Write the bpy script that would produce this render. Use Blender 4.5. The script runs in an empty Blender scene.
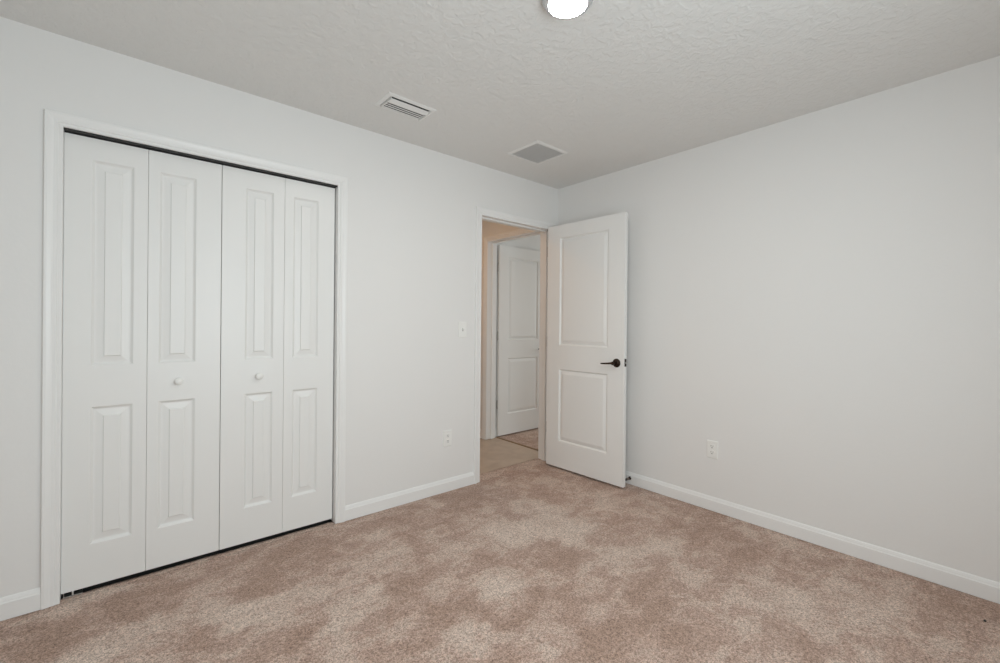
import bpy, math, random
from mathutils import Vector, Matrix, noise as mnoise

C = bpy.context.scene.collection
sc = bpy.context.scene
random.seed(4)

# ------------------------------------------------------------------ camera
cam_d = bpy.data.cameras.new('camera')
cam = bpy.data.objects.new('camera', cam_d); C.objects.link(cam); sc.camera = cam
FPX = 437.4
cam_d.sensor_width = 36.0; cam_d.sensor_fit = 'HORIZONTAL'
cam_d.lens = FPX / 1000 * 36
cam_d.shift_x = 0.0; cam_d.shift_y = -0.0069
cam_d.clip_start = 0.02; cam_d.clip_end = 60
yaw, pit, roll = 0.7097, -0.0017, 0.0094
cy, sy, cp, sp = math.cos(yaw), math.sin(yaw), math.cos(pit), math.sin(pit)
fw = Vector((sy*cp, cy*cp, sp)); rt = Vector((cy, -sy, 0)); up = rt.cross(fw)
cr, sr = math.cos(roll), math.sin(roll)
r2 = rt*cr + up*sr; u2 = -rt*sr + up*cr
m = Matrix((r2, u2, -fw)).transposed().to_4x4(); m.translation = (-2.9613, -2.6586, 1.2201)
cam.matrix_world = m

# ------------------------------------------------------------------ world, lights, exposure
w = bpy.data.worlds.new('world'); sc.world = w; w.use_nodes = True
bg = w.node_tree.nodes['Background']; bg.inputs[0].default_value = (0.80, 0.90, 1.0, 1); bg.inputs[1].default_value = 0.6

def area_light(name, loc, rot, sx, sz, power, col):
    l = bpy.data.lights.new(name, 'AREA'); l.shape = 'RECTANGLE'; l.size = sx; l.size_y = sz
    l.energy = power; l.color = col
    o = bpy.data.objects.new(name, l); C.objects.link(o); o.location = loc; o.rotation_euler = rot
    return o
# daylight through the bedroom window (back wall) and through the window of the room across the hall
area_light('daylight_window', (-2.12, -3.17, 1.36), (math.radians(90), 0, 0), 1.2, 1.3, 34, (0.845, 0.965, 1.0))
area_light('daylight_far_window', (3.15, -0.3, 1.45), (0, math.radians(90), 0), 1.1, 1.0, 22, (0.93, 1.0, 0.98))
sc.view_settings.view_transform = 'Standard'; sc.view_settings.look = 'None'
sc.view_settings.gamma = 1.0; sc.view_settings.use_curve_mapping = False
sc.view_settings.exposure = -0.16
sc.cycles.max_bounces = 14; sc.cycles.diffuse_bounces = 10; sc.cycles.glossy_bounces = 4
sc.cycles.use_denoising = True
sc.cycles.sample_clamp_indirect = 4.0

# ------------------------------------------------------------------ materials
def mat(name, col, rough=0.5, metal=0.0, spec=0.5):
    mt = bpy.data.materials.new(name); mt.use_nodes = True
    b = mt.node_tree.nodes['Principled BSDF']
    b.inputs['Base Color'].default_value = (*col, 1); b.inputs['Roughness'].default_value = rough
    b.inputs['Metallic'].default_value = metal
    b.inputs['Specular IOR Level'].default_value = spec
    return mt
def N(mt, kind, **kw):
    n = mt.node_tree.nodes.new(kind)
    for k, v in kw.items(): setattr(n, k, v)
    return n
def L(mt, a, b): mt.node_tree.links.new(a, b)
def coords(mt, scale=(1, 1, 1)):
    g = N(mt, 'ShaderNodeNewGeometry'); mp = N(mt, 'ShaderNodeMapping')
    L(mt, g.outputs['Position'], mp.inputs['Vector']); mp.inputs['Scale'].default_value = scale
    return mp.outputs['Vector']
def noise(mt, v, scale, detail=2, rough=0.5, dist=0.0):
    n = N(mt, 'ShaderNodeTexNoise'); n.inputs['Scale'].default_value = scale
    n.inputs['Detail'].default_value = detail; n.inputs['Roughness'].default_value = rough
    n.inputs['Distortion'].default_value = dist
    L(mt, v, n.inputs['Vector']); return n.outputs['Fac']
def ramp(mt, v, stops, interp='LINEAR'):
    r = N(mt, 'ShaderNodeValToRGB'); r.color_ramp.interpolation = interp
    e = r.color_ramp.elements
    while len(e) < len(stops): e.new(0.5)
    for el, (p, c) in zip(e, stops):
        el.position = p; el.color = (*c, 1) if len(c) == 3 else c
    L(mt, v, r.inputs['Fac']); return r.outputs['Color']
def bump(mt, h, strength, dist, prev=None):
    b = N(mt, 'ShaderNodeBump'); b.inputs['Strength'].default_value = strength; b.inputs['Distance'].default_value = dist
    L(mt, h, b.inputs['Height'])
    if prev: L(mt, prev, b.inputs['Normal'])
    return b.outputs['Normal']
def bsdf(mt): return mt.node_tree.nodes['Principled BSDF']

M = {}
# wall paint: very fine orange peel
t = M['wall'] = mat('wall_paint', (0.805, 0.80, 0.792), 0.55, spec=0.35)
v = coords(t); L(t, bump(t, noise(t, v, 55, 3, 0.5), 0.10, 0.004), bsdf(t).inputs['Normal'])
# ceiling: knock-down texture
t = M['ceiling'] = mat('ceiling_texture', (0.76, 0.76, 0.75), 0.8, spec=0.2)
v = coords(t)
h = ramp(t, noise(t, v, 30, 3, 0.55, 0.5), [(0.42, (0, 0, 0)), (0.58, (1, 1, 1))])
L(t, bump(t, h, 0.42, 0.0035), bsdf(t).inputs['Normal'])
# trim and doors
M['trim'] = mat('trim_paint', (0.845, 0.845, 0.84), 0.33, spec=0.45)
t = M['door'] = mat('door_paint', (0.83, 0.83, 0.82), 0.38, spec=0.45)
v = coords(t, (90, 90, 4)); L(t, bump(t, noise(t, v, 3, 3, 0.6), 0.05, 0.001), bsdf(t).inputs['Normal'])
M['plate'] = mat('plate_plastic', (0.86, 0.86, 0.84), 0.28)
M['slot_pale'] = mat('toggle_slot_grey', (0.42, 0.42, 0.41), 0.5)
M['slot'] = mat('dark_slot', (0.03, 0.03, 0.03), 0.6)
M['bronze'] = mat('oil_rubbed_bronze', (0.045, 0.030, 0.024), 0.25, 0.85)
M['slab'] = mat('closet_floor_shade', (0.05, 0.047, 0.045), 0.9)  # near-black closet floor: shade under the bifold leaves put into the colour
M['nickel'] = mat('satin_nickel', (0.55, 0.54, 0.52), 0.32, 0.95)
M['rubber_and_shade'] = mat('black_rubber_and_gap_shade', (0.02, 0.02, 0.02), 0.6)
M['vent'] = mat('vent_enamel', (0.80, 0.80, 0.79), 0.35)
M['duct_shade'] = mat('duct_inside_shade', (0.045, 0.045, 0.05), 0.8)
M['filter'] = mat('grille_filter', (0.17, 0.17, 0.19), 0.9)
M['seam'] = mat('threshold_strip', (0.28, 0.18, 0.10), 0.45)
M['fixture'] = mat('fixture_ring', (0.62, 0.62, 0.63), 0.22, 0.55)
t = M['lens'] = mat('lit_lens', (1, 0.95, 0.88), 0.4)
bsdf(t).inputs['Emission Color'].default_value = (1.0, 0.955, 0.885, 1); bsdf(t).inputs['Emission Strength'].default_value = 200
t = M['lens_hall'] = mat('lit_lens_warm', (1, 0.9, 0.8), 0.4)
bsdf(t).inputs['Emission Color'].default_value = (1.0, 0.52, 0.20, 1); bsdf(t).inputs['Emission Strength'].default_value = 75
# tile floor of the hall
t = M['tile'] = mat('hall_tile', (0.5, 0.42, 0.32), 0.4)
v = coords(t)
L(t, ramp(t, noise(t, v, 5, 5, 0.6, 0.6), [(0.3, (0.42, 0.32, 0.245)), (0.7, (0.55, 0.44, 0.345))]), bsdf(t).inputs['Base Color'])
# window glass (thin pane)
t = M['glass'] = bpy.data.materials.new('window_glass'); t.use_nodes = True
nt = t.node_tree; nt.nodes.remove(nt.nodes['Principled BSDF'])
tr = nt.nodes.new('ShaderNodeBsdfTransparent'); gl = nt.nodes.new('ShaderNodeBsdfGlossy'); mx = nt.nodes.new('ShaderNodeMixShader')
gl.inputs['Roughness'].default_value = 0.02; mx.inputs[0].default_value = 0.06
nt.links.new(tr.outputs[0], mx.inputs[1]); nt.links.new(gl.outputs[0], mx.inputs[2])
nt.links.new(mx.outputs[0], nt.nodes['Material Output'].inputs['Surface'])

# carpet: cut pile, brushed patches, fibre speckle
t = M['carpet'] = mat('cut_pile_carpet', (0.4, 0.3, 0.25), 0.95, spec=0.05)
v = coords(t)
patch = noise(t, v, 3.1, 8, 0.72, 0.5)
patch2 = noise(t, coords(t, (1.0, 1.35, 1)), 6.5, 6, 0.66, 0.5)
tuft = ramp(t, patch2, [(0.44, (0.30, 0.30, 0.30)), (0.50, (0.48, 0.48, 0.48)), (0.56, (0.70, 0.70, 0.70))])
add = N(t, 'ShaderNodeMath', operation='MULTIPLY_ADD'); L(t, tuft, add.inputs[0]); add.inputs[1].default_value = 0.29; 
soft = N(t, 'ShaderNodeMath', operation='MULTIPLY_ADD'); L(t, patch, soft.inputs[0]); soft.inputs[1].default_value = 0.62; soft.inputs[2].default_value = 0.258
L(t, soft.outputs[0], add.inputs[2])
at = N(t, 'ShaderNodeAttribute', attribute_name='brush')       # footprints and vacuum strokes brushed into the pile
add2 = N(t, 'ShaderNodeMath', operation='MULTIPLY_ADD'); L(t, at.outputs['Fac'], add2.inputs[0]); add2.inputs[1].default_value = 0.15; L(t, add.outputs[0], add2.inputs[2])
base = ramp(t, add2.outputs[0], [(0.58, (0.43, 0.297, 0.235)), (0.70, (0.515, 0.372, 0.308)), (0.775, (0.60, 0.465, 0.395)), (0.92, (0.68, 0.555, 0.48))])
sp1 = noise(t, v, 260, 2, 0.6)
sp2 = noise(t, v, 95, 3, 0.7)
sc1 = ramp(t, sp1, [(0.34, (0.50, 0.47, 0.45)), (0.5, (1, 1, 1)), (0.66, (1.24, 1.23, 1.22))])
sc2 = ramp(t, sp2, [(0.35, (0.66, 0.64, 0.62)), (0.5, (1, 1, 1)), (0.66, (1.22, 1.22, 1.22))])
def mul(a, b):
    mm = N(t, 'ShaderNodeMix', data_type='RGBA', blend_type='MULTIPLY'); mm.inputs[0].default_value = 1
    L(t, a, mm.inputs[6]); L(t, b, mm.inputs[7]); return mm.outputs[2]
L(t, mul(mul(base, sc1), sc2), bsdf(t).inputs['Base Color'])
n1 = bump(t, sp2, 0.6, 0.010); n2 = bump(t, sp1, 0.6, 0.004, n1)
L(t, n2, bsdf(t).inputs['Normal'])
bsdf(t).inputs['Sheen Weight'].default_value = 0.15

# ------------------------------------------------------------------ mesh helpers
class MB:
    def __init__(s): s.v = []; s.f = []; s.mi = []; s.cur = 0
    def face(s, pts):
        n = len(s.v); s.v += [tuple(p) for p in pts]; s.f.append(list(range(n, n+len(pts)))); s.mi.append(s.cur)
    def box(s, x0, x1, y0, y1, z0, z1, b=0.0):
        if b:
            return s.bevbox(x0, x1, y0, y1, z0, z1, b)
        p = [(x, y, z) for z in (z0, z1) for y in (y0, y1) for x in (x0, x1)]
        n = len(s.v); s.v += p
        for q in ((0, 2, 3, 1), (4, 5, 7, 6), (0, 1, 5, 4), (2, 6, 7, 3), (0, 4, 6, 2), (1, 3, 7, 5)):
            s.f.append([n+i for i in q]); s.mi.append(s.cur)
    def bevbox(s, x0, x1, y0, y1, z0, z1, b):
        import bmesh
        bm = bmesh.new(); bmesh.ops.create_cube(bm, size=1)
        for vv in bm.verts:
            vv.co = Vector(((x0+x1)/2 + vv.co.x*(x1-x0), (y0+y1)/2 + vv.co.y*(y1-y0), (z0+z1)/2 + vv.co.z*(z1-z0)))
        bmesh.ops.bevel(bm, geom=list(bm.edges), offset=b, segments=2, profile=0.5, affect='EDGES')
        n = len(s.v); bm.verts.index_update(); s.v += [tuple(q.co) for q in bm.verts]
        for f in bm.faces: s.f.append([n+q.index for q in f.verts]); s.mi.append(s.cur)
        bm.free()
    def lathe(s, prof, seg=32, mtx=None, cap=True):
        # prof: (r, z) list about the z axis
        n = len(s.v); mtx = mtx or Matrix()
        for r, z in prof:
            for i in range(seg):
                a = 2*math.pi*i/seg; s.v.append(tuple(mtx @ Vector((r*math.cos(a), r*math.sin(a), z))))
        for k in range(len(prof)-1):
            for i in range(seg):
                j = (i+1) % seg
                s.f.append([n+k*seg+i, n+k*seg+j, n+(k+1)*seg+j, n+(k+1)*seg+i]); s.mi.append(s.cur)
        if cap:
            s.f.append([n+i for i in range(seg)][::-1]); s.mi.append(s.cur)
            s.f.append([n+(len(prof)-1)*seg+i for i in range(seg)]); s.mi.append(s.cur)
    def tube(s, pts, rad, seg=14, flat=1.0):
        # swept round bar with per-point radius; flat scales its vertical radius
        n = len(s.v); P = [Vector(p) for p in pts]
        for k, p in enumerate(P):
            d = (P[min(k+1, len(P)-1)] - P[max(k-1, 0)]).normalized()
            a = d.cross(Vector((0, 0, 1)))
            if a.length < 1e-4: a = Vector((1, 0, 0))
            a.normalize(); b = a.cross(d)
            r = rad[k] if hasattr(rad, '__len__') else rad
            for i in range(seg):
                t = 2*math.pi*i/seg; s.v.append(tuple(p + a*r*math.cos(t) + b*r*flat*math.sin(t)))
        for k in range(len(P)-1):
            for i in range(seg):
                j = (i+1) % seg
                s.f.append([n+k*seg+i, n+k*seg+j, n+(k+1)*seg+j, n+(k+1)*seg+i]); s.mi.append(s.cur)
        s.f.append([n+i for i in range(seg)][::-1]); s.mi.append(s.cur)
        s.f.append([n+(len(P)-1)*seg+i for i in range(seg)]); s.mi.append(s.cur)
    def build(s, name, mats, parent=None, smooth=False, mtx=None):
        import bmesh
        me = bpy.data.meshes.new(name); vv = [mtx @ Vector(q) for q in s.v] if mtx else s.v
        me.from_pydata([tuple(q) for q in vv], [], s.f)
        ms = mats if isinstance(mats, (list, tuple)) else [mats]
        for q in ms: me.materials.append(q)
        for p, i in zip(me.polygons, s.mi): p.material_index = i
        bm = bmesh.new(); bm.from_mesh(me)
        bmesh.ops.remove_doubles(bm, verts=bm.verts, dist=1e-5)
        bmesh.ops.recalc_face_normals(bm, faces=bm.faces); bm.to_mesh(me); bm.free()
        if smooth:
            for p in me.polygons: p.use_smooth = True
            me.set_sharp_from_angle(angle=math.radians(38))
        o = bpy.data.objects.new(name, me); C.objects.link(o)
        if parent: o.parent = parent
        return o
def struct(o, label=None, cat=None):
    o['kind'] = 'structure'
    if label: o['label'] = label
    if cat: o['category'] = cat
    return o
def tag(o, label, cat, group=None):
    o['label'] = label; o['category'] = cat
    if group: o['group'] = group
    return o
def empty(name, loc, rz=0):
    o = bpy.data.objects.new(name, None); C.objects.link(o); o.location = loc; o.rotation_euler = (0, 0, rz)
    o.empty_display_size = 0.05
    return o

def grid_wall(us, zs, holes, t0, t1, axis):
    """wall with openings; u runs along the wall, t across it, axis 'x': u=x,t=y ; 'y': u=y,t=x"""
    mb = MB()
    P = (lambda u, t, z: (u, t, z)) if axis == 'x' else (lambda u, t, z: (t, u, z))
    us = sorted(set(us + [q for h in holes for q in h[:2]])); zs = sorted(set(zs + [q for h in holes for q in h[2:]]))
    solid = lambda i, k: 0 <= i < len(us)-1 and 0 <= k < len(zs)-1 and not any(
        h[0] <= (us[i]+us[i+1])/2 <= h[1] and h[2] <= (zs[k]+zs[k+1])/2 <= h[3] for h in holes)
    for i in range(len(us)-1):
        for k in range(len(zs)-1):
            if not solid(i, k): continue
            a, b, c, d = us[i], us[i+1], zs[k], zs[k+1]
            for t in (t0, t1): mb.face([P(a, t, c), P(b, t, c), P(b, t, d), P(a, t, d)])
            if not solid(i-1, k): mb.face([P(a, t0, c), P(a, t1, c), P(a, t1, d), P(a, t0, d)])
            if not solid(i+1, k): mb.face([P(b, t0, c), P(b, t1, c), P(b, t1, d), P(b, t0, d)])
            if not solid(i, k-1): mb.face([P(a, t0, c), P(b, t0, c), P(b, t1, c), P(a, t1, c)])
            if not solid(i, k+1): mb.face([P(a, t0, d), P(b, t0, d), P(b, t1, d), P(a, t1, d)])
    return mb

# ------------------------------------------------------------------ room shell
H = 2.44; WT = 0.115
XL, YB = -3.72, -3.22                      # bedroom extents
CX0, CX1, CH = -3.165, -1.985, 2.049       # closet opening
DX0, DX1, DH = -0.877, -0.098, 2.056       # doorway opening (faces of the jamb)
JB = 0.018                                 # jamb board thickness
HX0, HX1, HY1 = -1.70, -0.060, 1.35         # hall
FX0, FX1, FY0, FY1 = 0.060, 3.2, -1.6, 0.966  # room across the hall
OY0, OY1, OH = 0.137, 0.92, 2.083          # doorway of that room (in wall x = HX1..FX0)

wl = grid_wall([XL-WT, 0.0], [0, H], [(CX0-JB, CX1+JB, 0, CH+JB), (DX0-JB, DX1+JB, 0, DH+JB)], 0, WT, 'x').build('wall_left', M['wall']); struct(wl)
struct(grid_wall([YB-WT, WT], [0, H], [], 0, FX0, 'y').build('wall_right', M['wall']))
struct(grid_wall([XL-WT, 0.0], [0, H], [(-2.75, -1.49, 0.66, 2.06)], YB-WT, YB, 'x').build('wall_back', M['wall']))
struct(grid_wall([YB, 0.0], [0, H], [], XL-WT, XL, 'y').build('wall_side', M['wall']))
mb = MB(); mb.box(XL-WT, 0.08, YB-WT, WT, H, H+0.08); struct(mb.build('ceiling', M['ceiling']))
# hall, closet and far room shells
struct(grid_wall([WT, HY1], [0, H], [(OY0-JB, OY1+JB, 0, OH+JB)], HX1, FX0, 'y').build('wall_hall_right', M['wall']))
struct(grid_wall([HX0-WT, FX0], [0, H], [], HY1, HY1+WT, 'x').build('wall_hall_end', M['wall']))
struct(grid_wall([WT, HY1], [0, H], [], HX0-WT, HX0, 'y').build('wall_hall_left', M['wall']))
mb = MB(); mb.box(HX0-WT, FX0, WT, HY1+WT, H, H+0.08); struct(mb.build('ceiling_hall', M['ceiling']))
struct(grid_wall([XL-WT, HX0-WT], [0, H], [], 0.76, 0.76+WT, 'x').build('wall_closet_back', M['wall']))
struct(grid_wall([WT, 0.76], [0, H], [], XL-WT, XL, 'y').build('wall_closet_side', M['wall']))
mb = MB(); mb.box(XL-WT, HX0-WT, WT, 0.76+WT, H, H+0.08); struct(mb.build('ceiling_closet', M['ceiling']))
struct(grid_wall([FX0, FX1], [0, H], [], FY1, FY1+WT, 'x').build('wall_far_left', M['wall']))
struct(grid_wall([FX0, FX1], [0, H], [], FY0-WT, FY0, 'x').build('wall_far_right', M['wall']))
struct(grid_wall([FY0-WT, FY1+WT], [0, H], [(-0.9, 0.3, 0.9, 2.0)], FX1, FX1+WT, 'y').build('wall_far_end', M['wall']))
mb = MB(); mb.box(FX0, FX1+WT, FY0-WT, FY1+WT, H, H+0.08); struct(mb.build('ceiling_far', M['ceiling']))

STROKES = [(-2.575, -0.588, 0.13, 1), (-2.378, -0.614, 0.14, 0.7), (-2.179, -0.834, 0.14, 0.7), (-1.937, -0.576, 0.16, 0.8), (-1.558, -0.706, 0.12, 0.6), (-1.212, -0.749, 0.2, 0.9), (-0.889, -0.573, 0.15, 0.7), (-0.95, -0.933, 0.2, 0.8), (-1.647, -1.147, 0.16, 0.8), (-1.904, -1.274, 0.1, 0.7), (-3.023, -0.443, 0.12, 1), (-2.813, -0.438, 0.1, 0.4), (-2.355, -0.968, 0.1, 0.6), (-1.002, -1.351, 0.2, 0.5), (-0.735, -2.002, 0.2, 0.6), (-0.656, -2.39, 0.2, 0.5), (-0.457, -2.233, 0.2, 0.4), (-0.453, -0.298, 0.18, 0.5), (-0.511, -0.863, 0.2, 0.4), (-0.696, -1.404, 0.15, 0.4), (-2.479, -0.415, 0.14, -0.8), (-2.405, -0.891, 0.1, -0.5), (-1.98, -0.82, 0.16, -0.8), (-1.708, -1.295, 0.13, -0.7), (-2.247, -0.217, 0.2, -0.8), (-1.14, -0.238, 0.2, -0.8), (-3.197, -0.263, 0.15, -0.9), (-2.869, -0.223, 0.2, -0.9), (-1.152, -1.559, 0.15, -0.6), (-1.557, -1.636, 0.15, -0.5), (-0.378, -1.594, 0.25, -0.6), (0.018, -1.297, 0.25, -0.6), (-1.935, -1.089, 0.1, -0.5), (-1.242, -1.152, 0.12, -0.6), (-1.239, -1.752, 0.15, -0.5), (-0.142, -2.585, 0.15, -0.4), (-2.734, -0.651, 0.08, -0.5), (-1.564, -0.289, 0.25, -0.5)]
def brush(x, y):
    xx = x + 0.07*mnoise.noise((x*6, y*6, 5)) + 0.03*mnoise.noise((x*19, y*19, 1)); yy = y + 0.07*mnoise.noise((x*6, y*6, 9)) + 0.03*mnoise.noise((x*19, y*19, 7))
    t_ = 0.0
    for cx_, cy_, r, a in STROKES:
        d = ((xx-cx_)**2 + (yy-cy_)**2) / (r*r)
        if d < 4: t_ += a * (1/(1+math.exp(11*(math.sqrt(d)-0.80))))
    return t_
# carpeted floor with a slightly uneven pile, running into the closet and the doorway
def carpet(name, x0, x1, y0, y1, step, amp=0.0022):
    nx, ny = int((x1-x0)/step), int((y1-y0)/step); vs = []; fs = []
    for j in range(ny+1):
        for i in range(nx+1):
            x = x0+(x1-x0)*i/nx; y = y0+(y1-y0)*j/ny
            z = amp*(mnoise.noise((x*7, y*7, 0)) + 0.8*mnoise.noise((x*31, y*31, 3))) - amp
            vs.append((x, y, z))
    for j in range(ny):
        for i in range(nx):
            a = j*(nx+1)+i; fs.append((a, a+1, a+nx+2, a+nx+1))
    b = len(vs); vs += [(x0, y0, -0.03), (x1, y0, -0.03), (x1, y1, -0.03), (x0, y1, -0.03)]
    fs.append((b+3, b+2, b+1, b))
    fs.append([b, b+1] + [nx-i for i in range(nx+1)])
    fs.append([b+1, b+2] + [(ny-j)*(nx+1)+nx for j in range(ny+1)])
    top = ny*(nx+1)
    fs.append([b+2, b+3] + [top+i for i in range(nx+1)])
    fs.append([b+3, b] + [j*(nx+1) for j in range(ny+1)])
    me = bpy.data.meshes.new(name); me.from_pydata(vs, [], fs); me.materials.append(M['carpet'])
    me.attributes.new('brush', 'FLOAT', 'POINT').data.foreach_set('value', [brush(q[0], q[1]) for q in vs])
    for p in me.polygons: p.use_smooth = len(p.vertices) == 4
    o = bpy.data.objects.new(name, me); C.objects.link(o); return struct(o)
carpet('floor', XL, 0.0, YB, 0.0, 0.012)
carpet('floor_doorway', DX0-0.03, DX1+0.03, 0.0, 0.135, 0.012)
carpet('floor_closet_edge', CX0-0.02, CX1+0.02, 0.0, 0.040, 0.012)
mb = MB(); mb.box(XL, HX0-WT, 0.040, 0.76, -0.04, -0.016); struct(mb.build('floor_closet', M['slab']))  # lowered closet floor, coloured near-black to stand for shade below the leaves
carpet('floor_far', 0.10, FX1, FY0, FY1, 0.02)
mb = MB(); mb.box(HX0, 0.088, 0.135, HY1, -0.03, -0.004); struct(mb.build('floor_hall', M['tile']))
mb = MB()
prof = [(0.078, -0.006), (0.081, 0.002), (0.092, 0.005), (0.103, 0.002), (0.106, -0.006)]
mb.v = [(x, y, z) for y in (OY0, OY1) for x, z in prof]
mb.f = [[i, i+1, i+6, i+5] for i in range(4)] + [[0, 1, 2, 3, 4], [9, 8, 7, 6, 5], [0, 4, 9, 5]]; mb.mi = [0]*7
struct(mb.build('trim_threshold', M['seam']))

# ------------------------------------------------------------------ casings, jambs, baseboards
CAS = [(0.0, 0.0), (0.0, 0.009), (0.003, 0.0105), (0.014, 0.0095), (0.017, 0.0130), (0.028, 0.0125), (0.034, 0.0150), (0.046, 0.018), (0.0545, 0.0175), (0.057, 0.013), (0.057, 0.0)]
def casing(name, u0, u1, h, P, k0=1.0):
    """mitred door casing; P(u, t, z) maps opening coordinates, t = distance out of the wall"""
    mb = MB(); rows = []
    for wd, th in CAS:
        rows.append([P(u0-wd*k0, th, 0.0), P(u0-wd*k0, th, h+wd), P(u1+wd, th, h+wd), P(u1+wd, th, 0.0)])
    for a, b in zip(rows, rows[1:] + rows[:1]):
        for k in range(3): mb.face([a[k], a[k+1], b[k+1], b[k]])
    mb.face([r[0] for r in rows]); mb.face([r[3] for r in rows])
    return struct(mb.build(name, M['trim']))
casing('trim_1', CX0, CX1, CH, lambda u, t, z: (u, -t, z))
casing('trim_2', DX0, DX1, DH, lambda u, t, z: (u, -t, z))
casing('trim_3', DX0, DX1, DH, lambda u, t, z: (u, WT+t, z))
casing('trim_4', OY0, OY1, OH, lambda u, t, z: (HX1-t, u, z), k0=0.33)      # ripped narrow where it meets the hall corner
def jamb(name, u0, u1, h, t0, t1, P, stop=None):
    mb = MB()
    def bx(a, b, c, d, e, f):
        p, q = P(a, c, e), P(b, d, f); mb.box(min(p[0], q[0]), max(p[0], q[0]), min(p[1], q[1]), max(p[1], q[1]), e, f)
    bx(u0-JB, u0, t0, t1, 0, h+JB); bx(u1, u1+JB, t0, t1, 0, h+JB); bx(u0, u1, t0, t1, h, h+JB)
    if stop:
        s0, s1 = stop
        bx(u0, u0+0.011, s0, s1, 0, h); bx(u1-0.011, u1, s0, s1, 0, h); bx(u0+0.011, u1-0.011, s0, s1, h-0.011, h)
    return struct(mb.build(name, M['trim']))
jamb('trim_5', CX0, CX1, CH, -0.001, WT+0.001, lambda u, t, z: (u, t, z))
jamb('trim_6', DX0, DX1, DH, -0.001, WT+0.001, lambda u, t, z: (u, t, z), stop=(0.037, 0.072))
jamb('trim_7', OY0, OY1, OH, HX1-0.001, FX0+0.001, lambda u, t, z: (t, u, z), stop=(HX1+0.05, HX1+0.09))

BB = [(0, 0), (0.0135, 0), (0.0135, 0.066), (0.0125, 0.069), (0.0100, 0.071), (0.0085, 0.078), (0.0055, 0.086), (0.0030, 0.0895), (0, 0.0895)]
def baseboard(name, u0, u1, P):
    mb = MB(); a = [P(u0, t, z) for t, z in BB]; b = [P(u1, t, z) for t, z in BB]
    for k in range(len(BB)):
        j = (k+1) % len(BB); mb.face([a[k], a[j], b[j], b[k]])
    mb.face(a); mb.face(b); return struct(mb.build(name, M['trim']))
PL = lambda u, t, z: (u, -t, z)
baseboard('baseboard_left', XL, CX0-0.057, PL)
baseboard('baseboard_left', CX1+0.057, DX0-0.057, PL)
baseboard('baseboard_left', DX1+0.057, 0.0, PL)
baseboard('baseboard_right', YB, -0.0135, lambda u, t, z: (-t, u, z))
baseboard('baseboard_back', XL, 0.0, lambda u, t, z: (u, YB+t, z))
baseboard('baseboard_side', YB, 0.0, lambda u, t, z: (XL+t, u, z))
baseboard('baseboard_hall', OY1+0.057, HY1, lambda u, t, z: (HX1-t, u, z))
baseboard('baseboard_far', FX0, FX1, lambda u, t, z: (u, FY1-t, z))

# windows (behind the camera, and in the room across the hall)
def window(name, u0, u1, z0, z1, P):
    fr = MB()
    def bx(m_, a, b, c, d, e, f):
        p, q = P(a, c, e), P(b, d, f); m_.box(min(p[0], q[0]), max(p[0], q[0]), min(p[1], q[1]), max(p[1], q[1]), e, f)
    for a, b, e, f in ((u0, u1, z0, z0+0.04), (u0, u1, z1-0.04, z1), (u0, u0+0.04, z0+0.04, z1-0.04), (u1-0.04, u1, z0+0.04, z1-0.04), (u0+0.04, u1-0.04, (z0+z1)/2-0.02, (z0+z1)/2+0.02)):
        bx(fr, a, b, 0.075, 0.105, e, f)
    o = struct(fr.build(name, M['trim']))
    g = MB(); bx(g, u0+0.04, u1-0.04, 0.088, 0.092, z0+0.04, z1-0.04); g.build('pane', M['glass'], o)
    s = MB(); bx(s, u0-0.03, u1+0.03, -0.03, 0.075, z0, z0+0.018); s.build('window_sill', M['trim'], o)
window('window_1', -2.75, -1.49, 0.66, 2.06, lambda u, t, z: (u, YB-t, z))
window('window_2', -0.9, 0.3, 0.9, 2.0, lambda u, t, z: (FX1+t, u, z))

# ------------------------------------------------------------------ doors
def slab(W, z0, z1, T, panels, rings, back=True, edge=0.0025):
    """door slab, local: x 0..W, front face at y=0 (facing -y), back at y=T; moulded panels on the faces"""
    mb = MB()
    us = sorted({0.0, W} | {q for p in panels for q in p[:2]}); zs = sorted({z0, z1} | {q for p in panels for q in p[2:]})
    e = edge
    for side in (0, 1):
        yy = (lambda d: -d) if side == 0 else (lambda d: T+d)     # d<0 is into the slab
        if side == 1 and not back:
            mb.face([(e, T, z0), (W-e, T, z0), (W-e, T, z1), (e, T, z1)]); continue
        ux = lambda u: min(max(u, e), W-e)
        for i in range(len(us)-1):
            for k in range(len(zs)-1):
                a, b, c, d = us[i], us[i+1], zs[k], zs[k+1]
                if any(abs(a-p[0]) < 1e-6 and abs(b-p[1]) < 1e-6 and abs(c-p[2]) < 1e-6 and abs(d-p[3]) < 1e-6 for p in panels):
                    prev = None
                    for ins, dep in rings:
                        r = [(a+ins, yy(dep), c+ins), (b-ins, yy(dep), c+ins), (b-ins, yy(dep), d-ins), (a+ins, yy(dep), d-ins)]
                        if prev:
                            for q in range(4): mb.face([prev[q], prev[(q+1) % 4], r[(q+1) % 4], r[q]])
                        prev = r
                    mb.face(prev)
                else:
                    mb.face([(ux(a), yy(0), c), (ux(b), yy(0), c), (ux(b), yy(0), d), (ux(a), yy(0), d)])
    # rounded long edges
    def side_edge(xo, xi):
        pts = [(xi, 0.0), (xo+(xi-xo)*0.3, e*0.3), (xo, e), (xo, T-e), (xo+(xi-xo)*0.3, T-e*0.3), (xi, T)]
        for p, q in zip(pts, pts[1:]): mb.face([(p[0], p[1], z0), (q[0], q[1], z0), (q[0], q[1], z1), (p[0], p[1], z1)])
        return pts
    l = side_edge(0.0, e); r = side_edge(W, W-e)
    for z in (z0, z1):
        mb.face([(p[0], p[1], z) for p in l] + [(p[0], p[1], z) for p in reversed(r)])
    return mb

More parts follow.
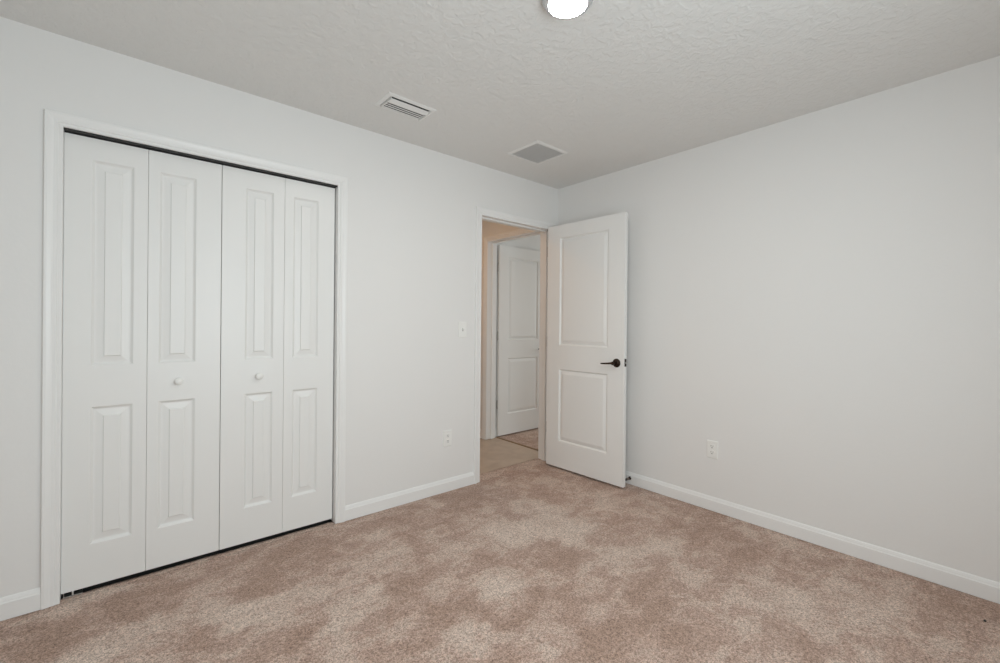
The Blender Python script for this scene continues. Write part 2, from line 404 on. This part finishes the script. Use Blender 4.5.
RING_BI = [(0, 0), (0.002, -0.0010), (0.010, -0.0095), (0.014, -0.0108), (0.018, -0.0105), (0.0415, -0.0062), (0.0430, -0.0056), (0.0448, -0.0008), (0.047, 0.0)]
# bifold closet doors: two pairs of leaves
edges = [-3.1660, -2.8775, -2.5775, -2.2725, -1.9855]
pan = [(-3.075, -2.928), (-2.834, -2.686), (-2.467, -2.327), (-2.226, -2.084)]
LF_Y, LF_T = 0.030, 0.030
for di, (name, lab) in enumerate((('door_1', 'left white bifold closet door pair, the one nearer the photo edge, with round knob'),
                                  ('door_2', 'right white bifold closet door pair, beside the bare wall with the light switch'))):
    root = struct(empty(name, (edges[2*di], LF_Y, 0.0)), lab, 'closet door')
    for k in (2*di, 2*di+1):
        x0, x1 = edges[k], edges[k+1]
        x0 += {0: 0.0015, 1: 0.0004, 2: 0.0012, 3: 0.0004}[k]; x1 -= {0: 0.0004, 1: 0.0012, 2: 0.0004, 3: 0.0045}[k]
        p0, p1 = pan[k]
        mb = slab(x1-x0, 0.021, 2.0375, LF_T, [(p0-x0, p1-x0, 0.209, 0.829), (p0-x0, p1-x0, 1.013, 1.941)], RING_BI, back=False, edge=0.002)
        leaf = mb.build('door_leaf', M['door'], root, smooth=False); leaf.location = (x0-edges[2*di], 0, 0)
        kx = {1: -2.7545, 2: -2.3990}.get(k)
        if kx:
            kb = MB()
            rot = Matrix.Translation((kx-x0, 0, 0.921)) @ Matrix.Rotation(math.radians(90), 4, 'X')
            kb.lathe([(0.0085, 0.0), (0.008, 0.006), (0.0085, 0.010), (0.0125, 0.014), (0.0165, 0.017), (0.0180, 0.021), (0.0172, 0.0250), (0.013, 0.0285), (0.0065, 0.0303), (0.001, 0.0307)], 28, rot)
            kb.build('knob', M['plate'], leaf, smooth=True)
mb = MB(); mb.box(CX0+0.001, CX1-0.001, 0.002, 0.062, 2.0430, CH); struct(mb.build('trim_track', M['rubber_and_shade']))  # bifold track, its black standing in for the shade of the head gap

RING_D = [(0, 0), (0.003, -0.0015), (0.011, -0.0115), (0.015, -0.0120), (0.038, -0.0035), (0.043, -0.0022)]
def two_panel(W, z0, z1):
    a, b = 0.134, W-0.143
    return slab(W, z0, z1, 0.035, [(a, b, 0.234, 0.845), (a, b, 1.044, 1.952)], RING_D)
def hinge_part(parent, x, y, z, leafdir):
    mb = MB()
    for k in range(5):
        zz = z-0.044+k*0.018
        mb.lathe([(0.0060, zz), (0.0064, zz+0.0008), (0.0064, zz+0.0162), (0.0060, zz+0.017)], 14, Matrix.Translation((x, y, 0)))
    mb.lathe([(0.003, z+0.046), (0.0055, z+0.047), (0.0045, z+0.051), (0.001, z+0.053)], 12, Matrix.Translation((x, y, 0)))
    lx, ly = leafdir
    mb.box(min(x, x+lx)-0.001, max(x, x+lx)+0.001, min(y, y+ly)-0.001, max(y, y+ly)+0.001, z-0.044, z+0.044)
    return mb.build('hinge', M['nickel'], parent, smooth=True)

# bedroom door, swung open 92 degrees; local x runs from the hinge to the free edge
A = 0.03377; HXp, HYp = -0.17838, -0.04635
W1 = 0.757
root = empty('door_3', (HXp, HYp, 0.0), -math.pi/2 + A)
struct(root, 'open white two-panel bedroom door with dark lever handle, against the right wall', 'door')
# local +y of the root = direction (cos A, sin A): towards the right wall; front face (y=0) looks at the camera
two_panel(W1, 0.0145, 2.058).build('door_slab', M['door'], root)
HZ, HS = 0.934, 0.6935
for sgn in (1, -1):
    hb = MB(); y0 = 0.0 if sgn == 1 else 0.035
    rot = Matrix.Translation((HS, y0, HZ)) @ Matrix.Rotation(math.radians(90*sgn), 4, 'X')
    hb.lathe([(0.0330, 0.0), (0.0330, 0.003), (0.0315, 0.006), (0.027, 0.0085), (0.018, 0.0105), (0.0125, 0.013), (0.0115, 0.022), (0.0115, 0.040), (0.0135, 0.044), (0.0135, 0.056), (0.010, 0.057), (0.002, 0.0610)], 36, rot)
    h = hb.build('door_handle', M['bronze'], root, smooth=True); h['label'] = 'dark bronze round rose of the handle'
    lv = MB(); yy = y0 - sgn*0.050
    pts = [(HS+0.004, yy, HZ), (HS-0.015, yy, HZ), (HS-0.04, yy-sgn*0.001, HZ-0.003), (HS-0.07, yy, HZ-0.006), (HS-0.098, yy+sgn*0.003, HZ-0.008), (HS-0.110, yy+sgn*0.007, HZ-0.0085), (HS-0.114, yy+sgn*0.010, HZ-0.0085)]
    lv.tube(pts, [0.010, 0.0095, 0.0078, 0.0068, 0.0062, 0.005, 0.003], 14, 0.9)
    lv.build('lever', M['bronze'], h, smooth=True)
lp = MB(); lp.box(W1-0.0002, W1+0.0012, 0.0055, 0.0300, HZ-0.023, HZ+0.034, b=0.0005)
pl = lp.build('latch_plate', M['bronze'], root)
pl['label'] = 'dark latch plate on the free edge'
bo = MB(); bo.box(W1+0.001, W1+0.010, 0.011, 0.024, HZ-0.002, HZ+0.013, b=0.002); bo.build('latch_bolt', M['nickel'], pl)
for z in (0.33, 1.07, 1.85): hinge_part(root, -0.010, 0.0395, z, (0.012, -0.03))

# door of the room across the hall, open at right angles
root2 = empty('door_4', (0.094, 0.915, 0.0), 0.0)
struct(root2, 'white two-panel door standing open across the hall, seen through the doorway', 'door')
two_panel(0.74, 0.012, 2.070).build('door_slab', M['door'], root2)
for z in (0.348, 1.089, 1.828):
    hinge_part(root2, -0.009, 0.006, z, (0.008, 0.004))
hb = MB(); rot = Matrix.Translation((0.678, 0, 0.934)) @ Matrix.Rotation(math.radians(90), 4, 'X')
hb.lathe([(0.033, 0), (0.033, 0.003), (0.027, 0.0085), (0.0125, 0.013), (0.0115, 0.04), (0.0135, 0.044), (0.0135, 0.056), (0.002, 0.061)], 30, rot)
h = hb.build('door_handle', M['bronze'], root2, smooth=True)
lv = MB(); lv.tube([(0.682, -0.05, 0.934), (0.64, -0.052, 0.934), (0.575, -0.049, 0.934), (0.560, -0.042, 0.934)], [0.01, 0.008, 0.0062, 0.003], 12); lv.build('lever', M['bronze'], h, smooth=True)

# ------------------------------------------------------------------ ceiling fixtures
def disk_light(name, x, y, lensmat):
    root = empty(name, (x, y, H))
    r = MB(); r.lathe([(0.0960, 0.0), (0.0965, -0.006), (0.0945, -0.012), (0.088, -0.020), (0.078, -0.026), (0.0735, -0.0275), (0.0715, -0.0265), (0.0715, -0.020), (0.0715, 0.0)], 64)
    r.build('trim_ring', M['fixture'], root, smooth=True)
    l = MB(); l.lathe([(0.0712, -0.018), (0.0712, -0.026), (0.066, -0.0285), (0.050, -0.0305), (0.025, -0.0318), (0.001, -0.032)], 64)
    l.build('lens', lensmat, root, smooth=True)
    return root
tag(disk_light('ceiling_light', -1.713, -1.576, M['lens']), 'lit round flush disk light with grey ring at the top edge of the photo', 'ceiling light')
tag(disk_light('ceiling_light', -0.95, 0.72, M['lens_hall']), 'lit round flush disk light on the hall ceiling beyond the doorway', 'ceiling light')

# supply register
def flange(mb, x0, x1, y0, y1, wd, z0=0.0, zl=-0.006, zi=-0.0035):
    def ring(i, z): return [(x0+i, y0+i, z), (x1-i, y0+i, z), (x1-i, y1-i, z), (x0+i, y1-i, z)]
    rs = [ring(0, z0), ring(0.001, -0.0025), ring(wd*0.55, zl), ring(wd-0.002, zl-0.001), ring(wd, zi), ring(wd, z0)]
    for a, b in zip(rs, rs[1:]):
        for k in range(4): mb.face([a[k], a[(k+1) % 4], b[(k+1) % 4], b[k]])
    a, b = rs[-1], rs[0]
    for k in range(4): mb.face([a[k], a[(k+1) % 4], b[(k+1) % 4], b[k]])
def blade(mb, x0, x1, y, z, wd, ang, th=0.0012):
    c, s = math.cos(ang), math.sin(ang); n = (-s, c); hw = wd/2
    sec = [(y+c*a*hw+n[0]*b*th/2, z+s*a*hw+n[1]*b*th/2) for a, b in ((-1, -1), (1, -1), (1, 1), (-1, 1))]
    for k in range(4):
        p, q = sec[k], sec[(k+1) % 4]; mb.face([(x0, *p), (x1, *p), (x1, *q), (x0, *q)])
    mb.face([(x0, *p) for p in sec]); mb.face([(x1, *p) for p in sec])
vx, vy = -1.760, -0.424
root = tag(empty('ceiling_vent', (vx, vy, H)), 'small rectangular white air register with louvres on the ceiling above the closet', 'air vent')
mb = MB(); flange(mb, -0.148, 0.148, -0.092, 0.092, 0.024); mb.build('vent_frame', M['vent'], root)
mb = MB(); mb.box(-0.122, 0.122, -0.066, 0.066, -0.0012, 0.0); mb.build('backing', M['duct_shade'], root)  # dark sheet in place of an open duct, shade painted in
mb = MB()
blade(mb, -0.118, 0.118, -0.040, -0.0125, 0.034, math.radians(-14))
for k in range(4): blade(mb, -0.118, 0.118, -0.007+k*0.0205, -0.0095, 0.0110, math.radians(3), 0.0010)
for s in (-1, 1):
    mb.box(s*0.1195-0.001, s*0.1195+0.001, -0.064, 0.064, -0.018, 0.0)
mb.build('louvres', M['vent'], root)
# return grille
vx, vy = -0.733, -0.456
root = tag(empty('ceiling_vent', (vx, vy, H)), 'square grey return air grille on the ceiling near the room corner', 'air vent')
mb = MB(); flange(mb, -0.158, 0.158, -0.155, 0.155, 0.024); mb.build('vent_frame', M['vent'], root)
mb = MB(); mb.box(-0.134, 0.134, -0.131, 0.131, -0.0012, 0.0); mb.build('backing', M['filter'], root)
mb = MB()
for k in range(21): blade(mb, -0.134, 0.134, -0.124+k*0.0124, -0.0050, 0.0075, math.radians(6), 0.0009)
mb.build('louvres', M['vent'], root)

# ------------------------------------------------------------------ switch and outlets (local: plate in xz plane, out of the wall = -y)
def plate(mb, w_, h_, d=0.0055):
    a, b = w_/2, h_/2; rs = []
    for i, y in ((0, 0), (0, -0.002), (0.0018, -0.0045), (0.005, -d)):
        rs.append([(-a+i, y, -b+i), (a-i, y, -b+i), (a-i, y, b-i), (-a+i, y, b-i)])
    for p, q in zip(rs, rs[1:]):
        for k in range(4): mb.face([p[k], p[(k+1) % 4], q[(k+1) % 4], q[k]])
    mb.face(rs[0]); mb.face(rs[-1])
def screw(parent, z, d=0.0055):
    mb = MB(); mb.lathe([(0.0032, 0.0), (0.0030, 0.0008), (0.0015, 0.0012), (0.0004, 0.0013)], 12, Matrix.Translation((0, -d, z)) @ Matrix.Rotation(math.radians(90), 4, 'X'))
    mb.build('screw', M['plate'], parent, smooth=True)
root = tag(empty('light_switch', (-1.047, 0.0, 1.175)), 'white toggle light switch on the wall left of the open doorway', 'light switch')
mb = MB(); plate(mb, 0.072, 0.116); mb.build('cover_plate', M['plate'], root)
mb = MB(); mb.box(-0.0055, 0.0055, -0.0062, -0.005, -0.012, 0.012); mb.build('toggle_slot', M['slot_pale'], root)
mb = MB(); mb.face([(-0.004, -0.005, -0.004), (0.004, -0.005, -0.004), (0.004, -0.005, 0.009), (-0.004, -0.005, 0.009)])
q0 = [(-0.0042, -0.0055, -0.006), (0.0042, -0.0055, -0.006), (0.0042, -0.0055, 0.008), (-0.0042, -0.0055, 0.008)]
q1 = [(-0.0035, -0.018, 0.004), (0.0035, -0.018, 0.004), (0.0035, -0.0175, 0.0115), (-0.0035, -0.0175, 0.0115)]
mb = MB(); mb.face(q0); mb.face(q1)
for k in range(4): mb.face([q0[k], q0[(k+1) % 4], q1[(k+1) % 4], q1[k]])
mb.build('toggle', M['plate'], root)
screw(root, 0.030); screw(root, -0.030)

def outlet(loc, rz, label):
    root = tag(empty('power_outlet', loc, rz), label, 'power outlet')
    mb = MB(); plate(mb, 0.072, 0.116); mb.build('cover_plate', M['plate'], root)
    for s in (-1, 1):
        zc = 0.0195*s
        rb = MB()
        out = []
        for i in range(28):
            a = 2*math.pi*i/28; x = 0.0172*math.cos(a); z = 0.0172*math.sin(a)
            out.append((x, max(-0.0135, min(0.0135, z))))
        for yy0, yy1, k0, k1 in ((-0.0050, -0.0078, 1.0, 1.0), (-0.0078, -0.0084, 1.0, 0.94)):
            for i in range(28):
                j = (i+1) % 28; p, q = out[i], out[j]
                rb.face([(p[0]*k0, yy0, zc+p[1]*k0), (q[0]*k0, yy0, zc+q[1]*k0), (q[0]*k1, yy1, zc+q[1]*k1), (p[0]*k1, yy1, zc+p[1]*k1)])
        rb.face([(p[0]*0.94, -0.0084, zc+p[1]*0.94) for p in out]); rb.face([(p[0], -0.005, zc+p[1]) for p in out])
        r = rb.build('receptacle', M['plate'], root)
        sb = MB()
        sb.box(-0.0078, -0.0052, -0.0088, -0.0080, zc-0.0005, zc+0.0085); sb.box(0.0052, 0.0075, -0.0088, -0.0080, zc+0.0005, zc+0.0080)
        sb.lathe([(0.0030, 0.0), (0.0030, 0.0007)], 14, Matrix.Translation((0, -0.0081, zc-0.0068)) @ Matrix.Rotation(math.radians(90), 4, 'X'))
        sb.build('slots', M['slot'], r)
    screw(root, 0.0)
    return root
outlet((-1.172, 0.0, 0.384), 0.0, 'white power outlet low on the wall between the closet and the doorway')
outlet((0.0, -1.384, 0.402), -math.pi/2, 'white power outlet low on the long right wall, right of the open door')

# ------------------------------------------------------------------ door stop on the baseboard behind the door
root = tag(empty('door_stop', (-0.0135, -0.772, 0.047)), 'small dark door stop on the baseboard beside the free edge of the open door', 'door stop')
RX = Matrix.Rotation(math.radians(-90), 4, 'Y')
mb = MB(); mb.lathe([(0.0125, 0.0), (0.0125, 0.003), (0.009, 0.006), (0.006, 0.008)], 24, RX); mb.build('base', M['bronze'], root, smooth=True)
mb = MB()
prof = []
for k in range(25):
    z = 0.006 + k*0.0018; prof.append((0.0078 if k % 2 else 0.0060, z))
mb.lathe(prof, 18, RX); mb.build('rod', M['bronze'], root, smooth=True)
mb = MB(); mb.lathe([(0.006, 0.048), (0.0085, 0.050), (0.0088, 0.057), (0.007, 0.064), (0.001, 0.0655)], 20, RX); mb.build('rubber_tip', M['rubber_and_shade'], root, smooth=True)

# floor pivot bracket in the closet corner and a speck of lint on the carpet
root = tag(empty('pivot_bracket', (-3.150, 0.045, 0.0)), 'small metal floor bracket under the left closet door beside the casing', 'bracket')
mb = MB(); mb.box(-0.008, 0.055, -0.016, 0.016, -0.002, 0.0025, b=0.0008); mb.box(-0.008, -0.0055, -0.014, 0.014, 0.0, 0.030, b=0.0006)
mb.build('bracket_plate', M['nickel'], root)
mb = MB(); mb.lathe([(0.005, 0.002), (0.005, 0.014), (0.003, 0.017), (0.001, 0.018)], 14, Matrix.Translation((0.022, 0, 0))); mb.build('pivot_pin', M['nickel'], root, smooth=True)
import bmesh
bm = bmesh.new(); bmesh.ops.create_icosphere(bm, subdivisions=2, radius=0.0055)
for q in bm.verts:
    q.co = Vector((q.co.x*1.2, q.co.y*0.8, q.co.z*0.7)) * (1+0.35*mnoise.noise(q.co*400)); q.co.z += 0.002
me = bpy.data.meshes.new('lint_speck'); bm.to_mesh(me); bm.free(); me.materials.append(M['rubber_and_shade'])
o = bpy.data.objects.new('lint_speck', me); C.objects.link(o); o.location = (-0.231, -2.602, 0.0)
tag(o, 'tiny dark speck lying on the carpet near the right baseboard', 'lint')
